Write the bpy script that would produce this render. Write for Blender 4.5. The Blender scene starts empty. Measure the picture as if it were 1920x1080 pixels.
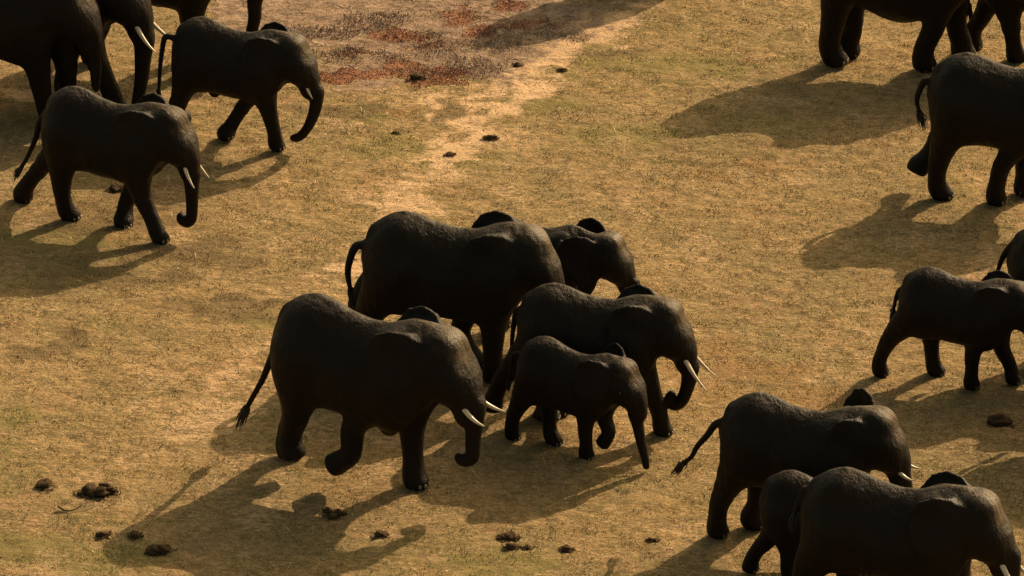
import bpy, bmesh, math, random
import numpy as np

# ---------------------------------------------------------------- camera, sky, sun
scene = bpy.context.scene
COL = scene.collection
PITCH = math.radians(22); DIST = 80.0
cam_d = bpy.data.cameras.new('camera'); cam = bpy.data.objects.new('camera', cam_d); COL.objects.link(cam)
cam.location = (0, -DIST * math.cos(PITCH), DIST * math.sin(PITCH))
cam.rotation_euler = (math.radians(90) - PITCH, 0, 0)
cam_d.sensor_width = 36.0; cam_d.lens = 36.0 * 11600 / 1920
cam_d.clip_start = 1; cam_d.clip_end = 6000
scene.camera = cam
SUN_EL = math.radians(33.5); SUN_AZ = math.radians(49)      # azimuth of the sun, measured from +X towards +Y
w = bpy.data.worlds.new('World'); scene.world = w; w.use_nodes = True
nt = w.node_tree; nt.nodes.clear()
sky = nt.nodes.new('ShaderNodeTexSky'); sky.sky_type = 'NISHITA'; sky.sun_disc = False
sky.sun_elevation = SUN_EL; sky.sun_rotation = math.radians(90) - SUN_AZ
sky.air_density = 1.0; sky.dust_density = 6.0; sky.ozone_density = 0.3
tint = nt.nodes.new('ShaderNodeMix'); tint.data_type = 'RGBA'; tint.blend_type = 'MULTIPLY'
tint.inputs[0].default_value = 1.0
tint.inputs[7].default_value = (1.0, 0.89, 0.58, 1)        # dusty warm air
bg = nt.nodes.new('ShaderNodeBackground'); bg.inputs['Strength'].default_value = 0.14
wo = nt.nodes.new('ShaderNodeOutputWorld')
nt.links.new(sky.outputs[0], tint.inputs[6]); nt.links.new(tint.outputs[2], bg.inputs['Color']); nt.links.new(bg.outputs[0], wo.inputs[0])
sun_d = bpy.data.lights.new('sun', 'SUN'); sun_d.energy = 4.9; sun_d.angle = math.radians(0.5); sun_d.color = (1.0, 0.765, 0.50)
sun = bpy.data.objects.new('sun', sun_d); COL.objects.link(sun)
sun.rotation_euler = (math.radians(90) - SUN_EL, 0, SUN_AZ + math.radians(90))
scene.view_settings.view_transform = 'Standard'; scene.view_settings.look = 'None'
scene.view_settings.exposure = 0.68; scene.view_settings.gamma = 1.0

# ---------------------------------------------------------------- helpers
def mesh_obj(name, verts, faces, mat=None, parent=None, smooth=True):
    me = bpy.data.meshes.new(name)
    verts = np.asarray(verts, np.float32); faces = np.asarray(faces, np.int32)
    me.vertices.add(len(verts)); me.vertices.foreach_set('co', verts.ravel())
    k = faces.shape[1]
    me.loops.add(faces.size); me.loops.foreach_set('vertex_index', faces.ravel())
    me.polygons.add(len(faces)); me.polygons.foreach_set('loop_start', np.arange(0, faces.size, k, dtype=np.int32))
    if smooth: me.polygons.foreach_set('use_smooth', np.ones(len(faces), bool))
    me.update(calc_edges=True); me.validate()
    o = bpy.data.objects.new(name, me); COL.objects.link(o)
    if mat: me.materials.append(mat)
    if parent: o.parent = parent
    return o

def tube(path, radii, n=8, cap=True):
    path = [np.array(p, float) for p in path]; V = []; Fc = []
    up0 = np.array([0.31, 0.87, 0.11])
    for i, p in enumerate(path):
        t = path[min(i + 1, len(path) - 1)] - path[max(i - 1, 0)]; t /= np.linalg.norm(t) + 1e-9
        a = np.cross(t, up0); a /= np.linalg.norm(a) + 1e-9; b = np.cross(t, a)
        for j in range(n):
            th = 2 * math.pi * j / n
            V.append(p + radii[i] * (math.cos(th) * a + math.sin(th) * b))
    for i in range(len(path) - 1):
        for j in range(n):
            Fc.append((i * n + j, i * n + (j + 1) % n, (i + 1) * n + (j + 1) % n, (i + 1) * n + j))
    if cap:
        for s, r in ((0, 0), (len(path) - 1, 1)):
            c = len(V); V.append(path[s])
            for j in range(n):
                q = (s * n + j, s * n + (j + 1) % n, c, c)
                Fc.append(q if r else q)
    return V, Fc

def bez(p, n):
    """Catmull-Rom resample of control points"""
    p = [np.array(q, float) for q in p]; p = [2 * p[0] - p[1]] + p + [2 * p[-1] - p[-2]]; out = []
    for i in range(1, len(p) - 2):
        for k in range(n):
            t = k / n
            out.append(0.5 * (2 * p[i] + (p[i + 1] - p[i - 1]) * t + (2 * p[i - 1] - 5 * p[i] + 4 * p[i + 1] - p[i + 2]) * t * t + (3 * p[i] - p[i - 1] - 3 * p[i + 1] + p[i + 2]) * t ** 3))
    out.append(p[-2]); return out

class N:
    """tiny node-tree builder"""
    def __init__(s, name):
        s.m = bpy.data.materials.new(name); s.m.use_nodes = True; s.t = s.m.node_tree; s.t.nodes.clear()
        s.out = s.t.nodes.new('ShaderNodeOutputMaterial'); s.b = s.t.nodes.new('ShaderNodeBsdfPrincipled')
        s.t.links.new(s.b.outputs[0], s.out.inputs[0]); s.tc = s.t.nodes.new('ShaderNodeTexCoord')
    def link(s, a, b): s.t.links.new(a, b)
    def noise(s, scale, detail=4, rough=.55, vec=None, stretch=None, dist=0):
        n = s.t.nodes.new('ShaderNodeTexNoise'); n.inputs['Scale'].default_value = scale
        n.inputs['Detail'].default_value = detail; n.inputs['Roughness'].default_value = rough; n.inputs['Distortion'].default_value = dist
        v = vec or s.tc.outputs['Object']
        if stretch:
            mp = s.t.nodes.new('ShaderNodeMapping'); mp.inputs['Scale'].default_value = stretch; s.link(v, mp.inputs[0]); v = mp.outputs[0]
        s.link(v, n.inputs['Vector']); return n.outputs['Fac']
    def voronoi(s, scale, feature='F1', vec=None, stretch=None):
        n = s.t.nodes.new('ShaderNodeTexVoronoi'); n.feature = feature; n.inputs['Scale'].default_value = scale
        v = vec or s.tc.outputs['Object']
        if stretch:
            mp = s.t.nodes.new('ShaderNodeMapping'); mp.inputs['Scale'].default_value = stretch; s.link(v, mp.inputs[0]); v = mp.outputs[0]
        s.link(v, n.inputs['Vector']); return n.outputs['Distance']
    def ramp(s, f, a, b, lo=0., hi=1.):
        n = s.t.nodes.new('ShaderNodeMapRange'); n.interpolation_type = 'SMOOTHSTEP'
        for i, v in zip(('From Min', 'From Max', 'To Min', 'To Max'), (a, b, lo, hi)): n.inputs[i].default_value = v
        s.link(f, n.inputs['Value']); return n.outputs['Result']
    def math(s, op, a, b):
        n = s.t.nodes.new('ShaderNodeMath'); n.operation = op
        for i, v in enumerate((a, b)):
            if isinstance(v, (int, float)): n.inputs[i].default_value = v
            else: s.link(v, n.inputs[i])
        return n.outputs[0]
    def mix(s, f, a, b, mode='MIX'):
        n = s.t.nodes.new('ShaderNodeMix'); n.data_type = 'RGBA'; n.blend_type = mode
        for i, v in ((0, f), (6, a), (7, b)):
            if isinstance(v, (int, float)): n.inputs[i].default_value = v
            elif isinstance(v, tuple): n.inputs[i].default_value = v + (1,)
            else: s.link(v, n.inputs[i])
        return n.outputs[2]
    def attr(s, name):
        n = s.t.nodes.new('ShaderNodeAttribute'); n.attribute_name = name; return n
    def bump(s, h, strength, dist, prev=None):
        n = s.t.nodes.new('ShaderNodeBump'); n.inputs['Strength'].default_value = strength; n.inputs['Distance'].default_value = dist
        s.link(h, n.inputs['Height'])
        if prev: s.link(prev, n.inputs['Normal'])
        return n.outputs[0]
    def fin(s, col, rough=.8, spec=.3, normal=None):
        if isinstance(col, tuple): s.b.inputs['Base Color'].default_value = col + (1,)
        else: s.link(col, s.b.inputs['Base Color'])
        if isinstance(rough, (int, float)): s.b.inputs['Roughness'].default_value = rough
        else: s.link(rough, s.b.inputs['Roughness'])
        s.b.inputs['Specular IOR Level'].default_value = spec
        if normal: s.link(normal, s.b.inputs['Normal'])
        return s.m

# ---------------------------------------------------------------- value noise for terrain
def vnoise(x, y, seed=0):
    r = np.random.RandomState(seed).rand(256, 256)
    xi = np.floor(x).astype(int); yi = np.floor(y).astype(int); fx = x - xi; fy = y - yi
    fx = fx * fx * (3 - 2 * fx); fy = fy * fy * (3 - 2 * fy)
    g = lambda a, b: r[a % 256, b % 256]
    return (g(xi, yi) * (1 - fx) + g(xi + 1, yi) * fx) * (1 - fy) + (g(xi, yi + 1) * (1 - fx) + g(xi + 1, yi + 1) * fx) * fy
def fbm(x, y, sc, oct=4, seed=0, gain=.5):
    s = 0; a = 1; t = 0
    for i in range(oct):
        s = s + a * vnoise(x * sc + 17.3 * i, y * sc - 9.1 * i, seed + i); t += a; a *= gain; sc *= 2.03
    return s / t
def sstep(a, b, x):
    t = np.clip((x - a) / (b - a), 0, 1); return t * t * (3 - 2 * t)
def seg_dist(x, y, pts):
    d = np.full(np.shape(x), 1e9)
    for (ax, ay), (bx, by) in zip(pts, pts[1:]):
        dx, dy = bx - ax, by - ay; t = np.clip(((x - ax) * dx + (y - ay) * dy) / (dx * dx + dy * dy + 1e-9), 0, 1)
        d = np.minimum(d, np.hypot(x - ax - t * dx, y - ay - t * dy))
    return d
def blob(x, y, cx, cy, rx, ry, rot=0):
    c, s_ = math.cos(rot), math.sin(rot); u = (x - cx) * c + (y - cy) * s_; v = -(x - cx) * s_ + (y - cy) * c
    return np.hypot(u / rx, v / ry)

def simple(name, a, b, scale=8, rough=.8, spec=.3):
    n = N(name); return n.fin(n.mix(n.noise(scale, 4), a, b), rough, spec)
def sphere(c, r, sc=(1, 1, 1), nu=8, nv=6):
    V = []; Fc = []
    for i in range(nv + 1):
        th = math.pi * i / nv
        for j in range(nu):
            ph = 2 * math.pi * j / nu
            V.append(np.array(c) + r * np.array([sc[0] * math.sin(th) * math.cos(ph), sc[1] * math.sin(th) * math.sin(ph), sc[2] * math.cos(th)]))
    for i in range(nv):
        for j in range(nu):
            Fc.append((i * nu + j, (i + 1) * nu + j, (i + 1) * nu + (j + 1) % nu, i * nu + (j + 1) % nu))
    return V, Fc

# BEGIN GROUND
# ---------------------------------------------------------------- ground: one sheet to the horizon, fine where it is seen
def axis(a, b, st, far, g=1.25):
    x = list(np.arange(a, b + st / 2, st)); s_ = st; l = []; p = a
    while p > -far: s_ *= g; p -= s_; l.append(p)
    h = []; p = b; s_ = st
    while p < far: s_ *= g; p += s_; h.append(p)
    return np.array(l[::-1] + x + h)
MUD = [(-4.6, 12.6), (-4.1, 9.8), (-2.75, 8.2), (-2.03, 7.75), (-1.42, 7.65), (-0.68, 8.05), (0.0, 8.72), (0.8, 9.85), (1.7, 12.6), (2.4, 16), (-5.5, 16)]
PATH = [(1.6, 11.0), (1.0, 9.7), (0.55, 8.5), (-0.07, 6.9), (-0.62, 6.1), (-1.12, 4.3), (-1.4, 3.2), (-2.1, 0.4), (-2.8, -1.8), (-4.0, -4.4)]
SAND = [(-0.5, 6.3, .5, .45), (-1.25, 4.0, .30, .65), (.95, 9.5, .5, .35), (-1.42, 3.2, .3, .4), (-2.15, .5, .3, .5), (-6.9, 7.3, .9, .45), (.35, 8.5, .5, .3), (-.6, 7.0, .8, .4)]
GREEN = [(.2, 9.1, 1.0, .45), (-1.76, 5.3, .8, .6), (-.75, 4.6, .7, .6), (-6.1, 1.9, .9, .5), (-5.6, 1.6, .7, .4), (-6.1, -5.2, .5, .6), (-5.75, -8.0, .7, .5), (-5.0, -8.5, .6, .5), (.3, 6.9, .9, .5), (-2.2, 6.4, .6, .4), (-3.3, -1.1, .5, .3), (-6.1, -4.0, .5, .4), (-4.2, -8.4, .5, .4), (2.2, 8.4, 1.5, .8), (1.2, 5.6, 1.2, .6), (-.2, -8.5, .9, .5)]
LITTER = [(-4.3, 1.1, 1.1, .8), (-4.9, .3, 1.1, .8), (-3.6, -.5, 1.0, .5), (-5.3, 2.6, 1.2, 1.0), (-2.4, 6.7, .5, .3), (1.25, 9.0, .6, .3), (-.95, 6.5, .6, .35), (-5.7, -2, .8, .5), (-3.2, -.9, .6, .25), (-1.9, 8.4, .5, .4)]
RUST = [(3.7, -3.6, .55, .5), (2.95, -2.7, .8, .55), (2.45, -3.2, .6, .6), (2.8, 4.05, .5, .3), (3.4, 4.4, .4, .3), (2.5, -2.0, .7, .5), (-1.0, 6.7, .6, .35)]
RED = [(-1.3, 8.2, .7, .3), (-2.3, 9.0, .5, .25), (.1, 10.2, .4, .3), (-1.2, 9.3, .5, .22), (-.1, 11.0, .5, .3), (-2.0, 8.15, .55, .26), (-1.55, 8.45, .4, .3), (-1.1, 7.85, .5, .22), (-.75, 10.5, .45, .5), (-1.6, 9.7, .4, .3), (-2.5, 7.95, .35, .2), (-.45, 9.9, .3, .35)]
BRUSH = [(-2.5, 8.9, .5, .35), (-3.0, 9.8, .7, .4), (-.9, 9.2, .6, .3), (-1.9, 10.4, .7, .4), (.5, 9.7, .5, .3), (-.72, 8.45, .5, .55), (-1.25, 8.3, .3, .25), (-.2, 9.5, .6, .5), (-1.75, 8.9, .35, .3)]
def poly_sd(x, y, poly):
    d = seg_dist(x, y, poly + [poly[0]]); ins = np.zeros(np.shape(x), bool)
    for (ax, ay), (bx, by) in zip(poly, poly[1:] + [poly[0]]):
        ins ^= ((ay > y) != (by > y)) & (x < (bx - ax) * (y - ay) / (by - ay + 1e-12) + ax)
    return np.where(ins, -d, d)
def spots(x, y, L, wob, sc, seed):
    o = np.zeros(np.shape(x)); n = (fbm(x, y, sc, 4, seed) - .5) * wob
    for cx, cy, rx, ry in L: o = np.maximum(o, 1 - sstep(.35, 1.25, blob(x, y, cx, cy, rx, ry) + n))
    return o
def cover(x, y):
    n1 = fbm(x, y, .9, 5, 31) - .5; n2 = fbm(x, y, 3.1, 4, 41) - .5; n3 = fbm(x, y, .35, 3, 51)
    mud = 1 - sstep(-.5, .55, poly_sd(x, y, MUD) + n1 * 2.6 + n2 * 1.5)
    pth = (1 - sstep(.1, .75, seg_dist(x, y, PATH) + n1 * 1.5 + n2 * .8)) * (.62 + .35 * sstep(-1, 6, y))
    sand = np.maximum(pth, .85 * spots(x, y, SAND, 3.2, 2.6, 61)) * sstep(-.22, .12, n2 + .10)
    sand = np.maximum(sand, .45 * sstep(.60, .72, fbm(x, y, 1.3, 5, 71)))
    green = np.maximum(spots(x, y, GREEN, 2.4, 1.6, 81), .55 * sstep(.54, .70, fbm(x, y, .8, 5, 91)))
    litter = np.maximum(spots(x, y, LITTER, 2.6, 2.3, 101), .45 * sstep(.62, .75, fbm(x, y, 2.2, 5, 111)))
    rust = np.maximum(spots(x, y, RUST, 2.4, 2.6, 121), .35 * sstep(.60, .72, fbm(x + 40, y, 1.1, 5, 131)))
    red = spots(x, y, RED, 2.2, 3.0, 141); brush = spots(x, y, BRUSH, 2.2, 2.6, 151)
    return mud, sand, green, litter, rust, red, brush
gx = axis(-10.5, 10.5, .04, 2500); gy = axis(-12, 16.5, .04, 2500)
GX, GY = np.meshgrid(gx, gy, indexing='ij')
def relief(x, y):
    near = 1 - sstep(16, 30, np.hypot(x, y))
    z = .06 * (fbm(x, y, .25, 3, 3) - .5) + .035 * (fbm(x, y, 1.3, 3, 11) - .5) + .062 * near * (fbm(x * .8, y * 1.15, 4.2, 3, 21, .6) - .5)
    return z - .012
CV = cover(GX, GY)
GZ = relief(GX, GY) + CV[0] * .02 * (fbm(GX, GY, 3.5, 3, 161) - .5)
gi = np.arange(GX.size).reshape(GX.shape)
quads = np.stack([gi[:-1, :-1], gi[1:, :-1], gi[1:, 1:], gi[:-1, 1:]], -1).reshape(-1, 4)
def ground_mat():
    n = N('dry_grass_soil'); st = (1.0, 1.0, 1.0)
    a = n.attr('cover_a'); b = n.attr('cover_b'); sp = n.t.nodes.new('ShaderNodeSeparateColor'); n.link(a.outputs['Color'], sp.inputs[0])
    sq = n.t.nodes.new('ShaderNodeSeparateColor'); n.link(b.outputs['Color'], sq.inputs[0])
    mud, sand, green = sp.outputs; litter, rust, red = sq.outputs
    f1 = n.noise(22, 6, .65); f2 = n.noise(6, 5, .6); f3 = n.noise(1.3, 4, .55); f4 = n.noise(60, 4, .6)
    f8 = n.noise(.42, 5, .6); f9 = n.noise(.9, 5, .62, dist=.6)
    c = n.mix(n.ramp(f3, .35, .65), G_OCHRE, G_STRAW)
    c = n.mix(n.math('MULTIPLY', n.ramp(f8, .44, .60), .8), c, (.138, .106, .044)); c = n.mix(n.math('MULTIPLY', n.ramp(f9, .53, .66), .7), c, (.270, .152, .076))
    f5 = n.noise(11, 5, .7, stretch=(.75, 1.3, 1))
    c = n.mix(n.ramp(f2, .40, .68), c, G_DARK); c = n.mix(n.math('MULTIPLY', n.ramp(f5, .50, .72), .7), c, G_DARK)
    c = n.mix(n.math('MULTIPLY', n.ramp(f1, .45, .70), .55), c, G_PALE)
    f6 = n.noise(17, 5, .72, stretch=(.55, 1.3, 1)); f7 = n.noise(41, 3, .7, stretch=(.6, 1.2, 1))
    c = n.mix(n.math('MULTIPLY', n.ramp(f6, .54, .66), .75), c, (.36, .235, .135)); c = n.mix(n.math('MULTIPLY', n.ramp(f6, .48, .38), .7), c, (.110, .088, .034))
    c = n.mix(n.math('MULTIPLY', n.ramp(f7, .56, .68), .5), c, (.40, .285, .155)); c = n.mix(n.math('MULTIPLY', n.ramp(f7, .44, .33), .55), c, (.085, .058, .026))
    mask = lambda m, lo, hi, src: n.ramp(n.math('ADD', m, n.math('MULTIPLY', n.math('SUBTRACT', src, .5), 2.2)), lo, hi)
    c = n.mix(n.math('MULTIPLY', mask(green, .3, 1.1, f2), .75), c, G_GREEN)
    c = n.mix(n.math('MULTIPLY', mask(litter, .2, 1.0, f1), .75), c, G_LITTER)
    c = n.mix(n.math('MULTIPLY', mask(rust, .3, 1.2, f1), .55), c, G_RUST)
    c = n.mix(n.math('MULTIPLY', mask(sand, .25, 1.0, n.math('ADD', n.math('MULTIPLY', f6, .6), n.math('MULTIPLY', f1, .4))), .9), c, n.mix(f1, G_SAND, G_SAND2))
    wv = n.t.nodes.new('ShaderNodeTexNoise'); wv.inputs['Scale'].default_value = 3.0; wv.inputs['Detail'].default_value = 4; n.link(n.tc.outputs['Object'], wv.inputs['Vector'])
    wq = n.mix(.22, n.tc.outputs['Object'], wv.outputs['Color'], 'ADD')
    crack = n.voronoi(3.1, 'DISTANCE_TO_EDGE', vec=wq); crack2 = n.voronoi(8.5, 'DISTANCE_TO_EDGE', vec=wq)
    cr = n.math('MULTIPLY', n.ramp(crack, .0, .06), n.ramp(crack2, .0, .05, .5, 1))
    cr = n.math('MAXIMUM', cr, n.ramp(n.noise(1.7, 4, .6), .36, .54))
    mc = n.mix(n.ramp(f2, .35, .65), G_MUD, G_MUD2); mc = n.mix(n.math('MULTIPLY', n.ramp(f1, .5, .7), .5), mc, (.30, .22, .16))
    mc = n.mix(n.ramp(n.noise(14, 5, .7), .52, .70), mc, (.10, .068, .045)); mc = n.mix(n.math('MULTIPLY', n.ramp(f6, .46, .34), .8), mc, (.07, .047, .033)); mc = n.mix(n.ramp(f6, .56, .68), mc, (.36, .25, .17)); mc = n.mix(n.math('MULTIPLY', n.ramp(n.noise(2.4, 5, .65), .50, .66), .6), mc, (.105, .066, .048)); mc = n.mix(cr, (.07, .048, .034), mc)
    c = n.mix(mask(mud, .2, 1.0, f2), c, mc)
    c = n.mix(n.math('MULTIPLY', mask(red, .25, 1.1, f6), .8), c, (.20, .075, .036))
    h = n.math('ADD', n.math('ADD', f1, n.math('MULTIPLY', f6, .8)), n.math('MULTIPLY', f4, .6))
    nb = n.bump(h, .9, .03); nb = n.bump(f2, .6, .08, nb)
    nb = n.bump(n.math('MULTIPLY', cr, mud), .6, .03, nb)
    return n.fin(c, .95, .08, nb)
G_OCHRE = (.200, .128, .052); G_STRAW = (.245, .164, .078); G_DARK = (.125, .084, .034); G_PALE = (.36, .255, .125)
G_GREEN = (.145, .118, .040); G_LITTER = (.105, .072, .034); G_RUST = (.20, .110, .042); G_SAND = (.37, .235, .130); G_SAND2 = (.50, .34, .205)
G_MUD = (.150, .098, .066); G_MUD2 = (.27, .180, .122)
ground = mesh_obj('ground', np.stack([GX, GY, GZ], -1).reshape(-1, 3), quads, ground_mat())
ground['kind'] = 'structure'
for nm, ch in (('cover_a', (0, 1, 2)), ('cover_b', (3, 4, 5))):
    at = ground.data.color_attributes.new(nm, 'FLOAT_COLOR', 'POINT')
    at.data.foreach_set('color', np.stack([CV[i].ravel() for i in ch] + [np.ones(GX.size)], 1).astype(np.float32).ravel())

# ---------------------------------------------------------------- grass and ground cover: thousands of single blades
def blades(name, x, y, h, wd, lean, col, mat, rs):
    n = len(x); z = relief(x, y); a = rs.rand(n) * 2 * np.pi; b = rs.rand(n) * 2 * np.pi; tl = lean * rs.rand(n)
    dx, dy = np.cos(a) * wd, np.sin(a) * wd; lx, ly = np.cos(b) * np.sin(tl) * h, np.sin(b) * np.sin(tl) * h; lz = np.cos(tl) * h
    V = np.empty((n, 4, 3)); V[:, 0] = np.stack([x - dx, y - dy, z - .004], 1); V[:, 1] = np.stack([x + dx, y + dy, z - .004], 1)
    V[:, 2] = np.stack([x + dx * .5 + lx * .6, y + dy * .5 + ly * .6, z + lz * .75], 1); V[:, 3] = np.stack([x - dx * .2 + lx, y - dy * .2 + ly, z + lz * .95], 1)
    F_ = np.arange(n * 4).reshape(n, 4); o = mesh_obj(name, V.reshape(-1, 3), F_, mat, smooth=False)
    at = o.data.color_attributes.new('tint', 'FLOAT_COLOR', 'POINT')
    at.data.foreach_set('color', np.repeat(np.concatenate([col, np.ones((n, 1))], 1), 4, 0).astype(np.float32).ravel())
    o['kind'] = 'stuff'; return o
def blade_mat(name):
    n = N(name); a = n.attr('tint'); return n.fin(a.outputs['Color'], .8, .15)
rs = np.random.RandomState(5)
n_b = 520000
bx = rs.uniform(-9.6, 9.6, n_b); by = rs.uniform(-11, 15, n_b)
m_ = cover(bx, by); tuft = fbm(bx, by, 4.5, 3, 171) + .35 * fbm(bx, by, 14, 2, 172)
keep = rs.rand(n_b) < np.clip(sstep(.58, .90, tuft) * 1.25 + .06, 0, 1) * (1 - .95 * m_[1]) * (1 - .93 * m_[0])
bx, by, tuft = bx[keep], by[keep], tuft[keep]; m_ = [q[keep] for q in m_]
r1 = rs.rand(len(bx), 1); gr = (m_[2][:, None] * .9 + .12 * rs.rand(len(bx), 1) > .55) * (rs.rand(len(bx), 1) < .75)
hue = fbm(bx, by, 2.6, 4, 181)[:, None] - .5 + .45 * (fbm(bx, by, 8.0, 2, 183)[:, None] - .5)
cb = np.array([.24, .160, .068]) * (1 - r1) + np.array([.37, .262, .130]) * r1
cb = cb * (1 + 1.1 * np.clip(hue, -.35, .35)) + np.clip(hue, 0, .3) * np.array([.10, .03, .03])
gn = (fbm(bx, by, 1.9, 4, 191)[:, None] + .3 * rs.rand(len(bx), 1)) > .70
cb = np.where(gn, cb * np.array([.62, .74, .52]), cb)
cb = np.where(gr, np.array([.145, .132, .04]) * (.7 + .7 * r1), cb)
dk = (rs.rand(len(bx), 1) < .07 + .4 * m_[3][:, None]); cb = np.where(dk, cb * .5, cb)
blades('dry_grass', bx, by, rs.uniform(.010, .030, len(bx)) * (.7 + .6 * tuft), rs.uniform(.003, .0065, len(bx)), 1.35, cb, blade_mat('grass_blades'), rs)
def patch(name, idx, n, lo, hi, wd, ca, cb_, lean, thr=.25):
    x = rs.uniform(-5, 2.5, n * 14); y = rs.uniform(7, 13, n * 14); m = cover(x, y)[idx]
    k = (rs.rand(len(x)) < m * 1.2) & (m > thr); x, y = x[k][:n], y[k][:n]; r = rs.rand(len(x), 1)
    blades(name, x, y, rs.uniform(lo, hi, len(x)), rs.uniform(*wd, len(x)), lean, np.array(ca) * (1 - r) + np.array(cb_) * r, blade_mat(name + '_leaves'), rs)
patch('red_ground_cover', 5, 12000, .006, .025, (.004, .010), (.13, .060, .038), (.25, .13, .085), 1.5, .05)
patch('dry_brush', 6, 7000, .012, .07, (.003, .008), (.12, .085, .06), (.36, .26, .19), 1.45, .05)

def debris(name, n, ca, cb_, h, wd, bias, seed):
    q = np.random.RandomState(seed); x = q.uniform(-9.5, 9.5, n * 6); y = q.uniform(-11, 15, n * 6); m = cover(x, y)
    p = .10 + bias[0] * m[1] + bias[1] * m[3] + bias[2] * m[4] + .5 * sstep(.58, .75, fbm(x, y, 1.7, 4, seed))
    k = q.rand(len(x)) < p; x, y = x[k][:n], y[k][:n]; r = q.rand(len(x), 1)
    blades(name, x, y, q.uniform(*h, len(x)), q.uniform(*wd, len(x)), 1.5, np.array(ca) * (1 - r) + np.array(cb_) * r, blade_mat(name + '_colour'), q)
debris('plant_litter', 3000, (.055, .036, .018), (.13, .08, .038), (.008, .03), (.005, .014), (.5, .8, .9), 201)
debris('straw', 4200, (.38, .29, .16), (.58, .46, .28), (.05, .14), (.002, .004), (.3, .1, .1), 202)

# ---------------------------------------------------------------- elephant dung
def dung_mat():
    n = N('elephant_dung'); c = n.mix(n.noise(30, 5, .7), (.022, .013, .006), (.095, .056, .026))
    return n.fin(c, .95, .1, n.bump(n.noise(70, 4, .7), .9, .02))
M_DUNG = dung_mat()
def bolus(c, r, rng, sq=.75):
    V, F_ = sphere((0, 0, 0), 1, nu=18, nv=12); ph = [rng.uniform(0, 6) for _ in range(6)]; out = []
    ang = rng.uniform(0, 6); st = rng.uniform(1.0, 1.35)
    for p in V:
        k = 1 + .20 * math.sin(3 * p[0] + ph[0]) * math.sin(3.3 * p[1] + ph[1]) + .16 * math.sin(6 * p[2] + ph[2] + 4 * p[0]) + .12 * math.sin(11 * p[0] + ph[3]) * math.sin(10 * p[1] + ph[4] + 8 * p[2])
        q = p * k * r; x, y, z = q[0] * st, q[1] / st ** .5, q[2] * sq
        out.append(np.array([c[0] + x * math.cos(ang) - y * math.sin(ang), c[1] + x * math.sin(ang) + y * math.cos(ang), c[2] + z]))
    return out, F_
def dung(x, y, balls, label, seed):
    rng = random.Random(seed); z0 = float(relief(np.array([x]), np.array([y]))[0]); root = None
    if len(balls) > 1: root = bpy.data.objects.new('dung_pile', None); COL.objects.link(root)
    for dx, dy, r in balls:
        r *= .8; dx *= .6; dy *= .6
        V, F_ = bolus((dx, dy, r * .45), r, rng, .68)
        for i in range(34):                                     # loose crumbs and straw, part of the ball
            a = rng.uniform(0, 6.3); d_ = r * rng.uniform(.6, 2.1); q = rng.uniform(.004, .013)
            p = np.array([dx + math.cos(a) * d_, dy + math.sin(a) * d_, q * .4]); e = p + np.array([rng.uniform(-.03, .03), rng.uniform(-.03, .03), rng.uniform(0, .015)])
            v, f = tube([p, e], [q, q * .5], 5); n0 = len(V); V += v; F_ += [tuple(k + n0 for k in t) for t in f]
        o = mesh_obj('dung_ball', V, F_, M_DUNG, root)
    o = root or o
    o.location = (x, y, z0 + .005); o['label'] = label; o['category'] = 'dung'; o['group'] = 'elephant dung lying on the grass'
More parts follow.
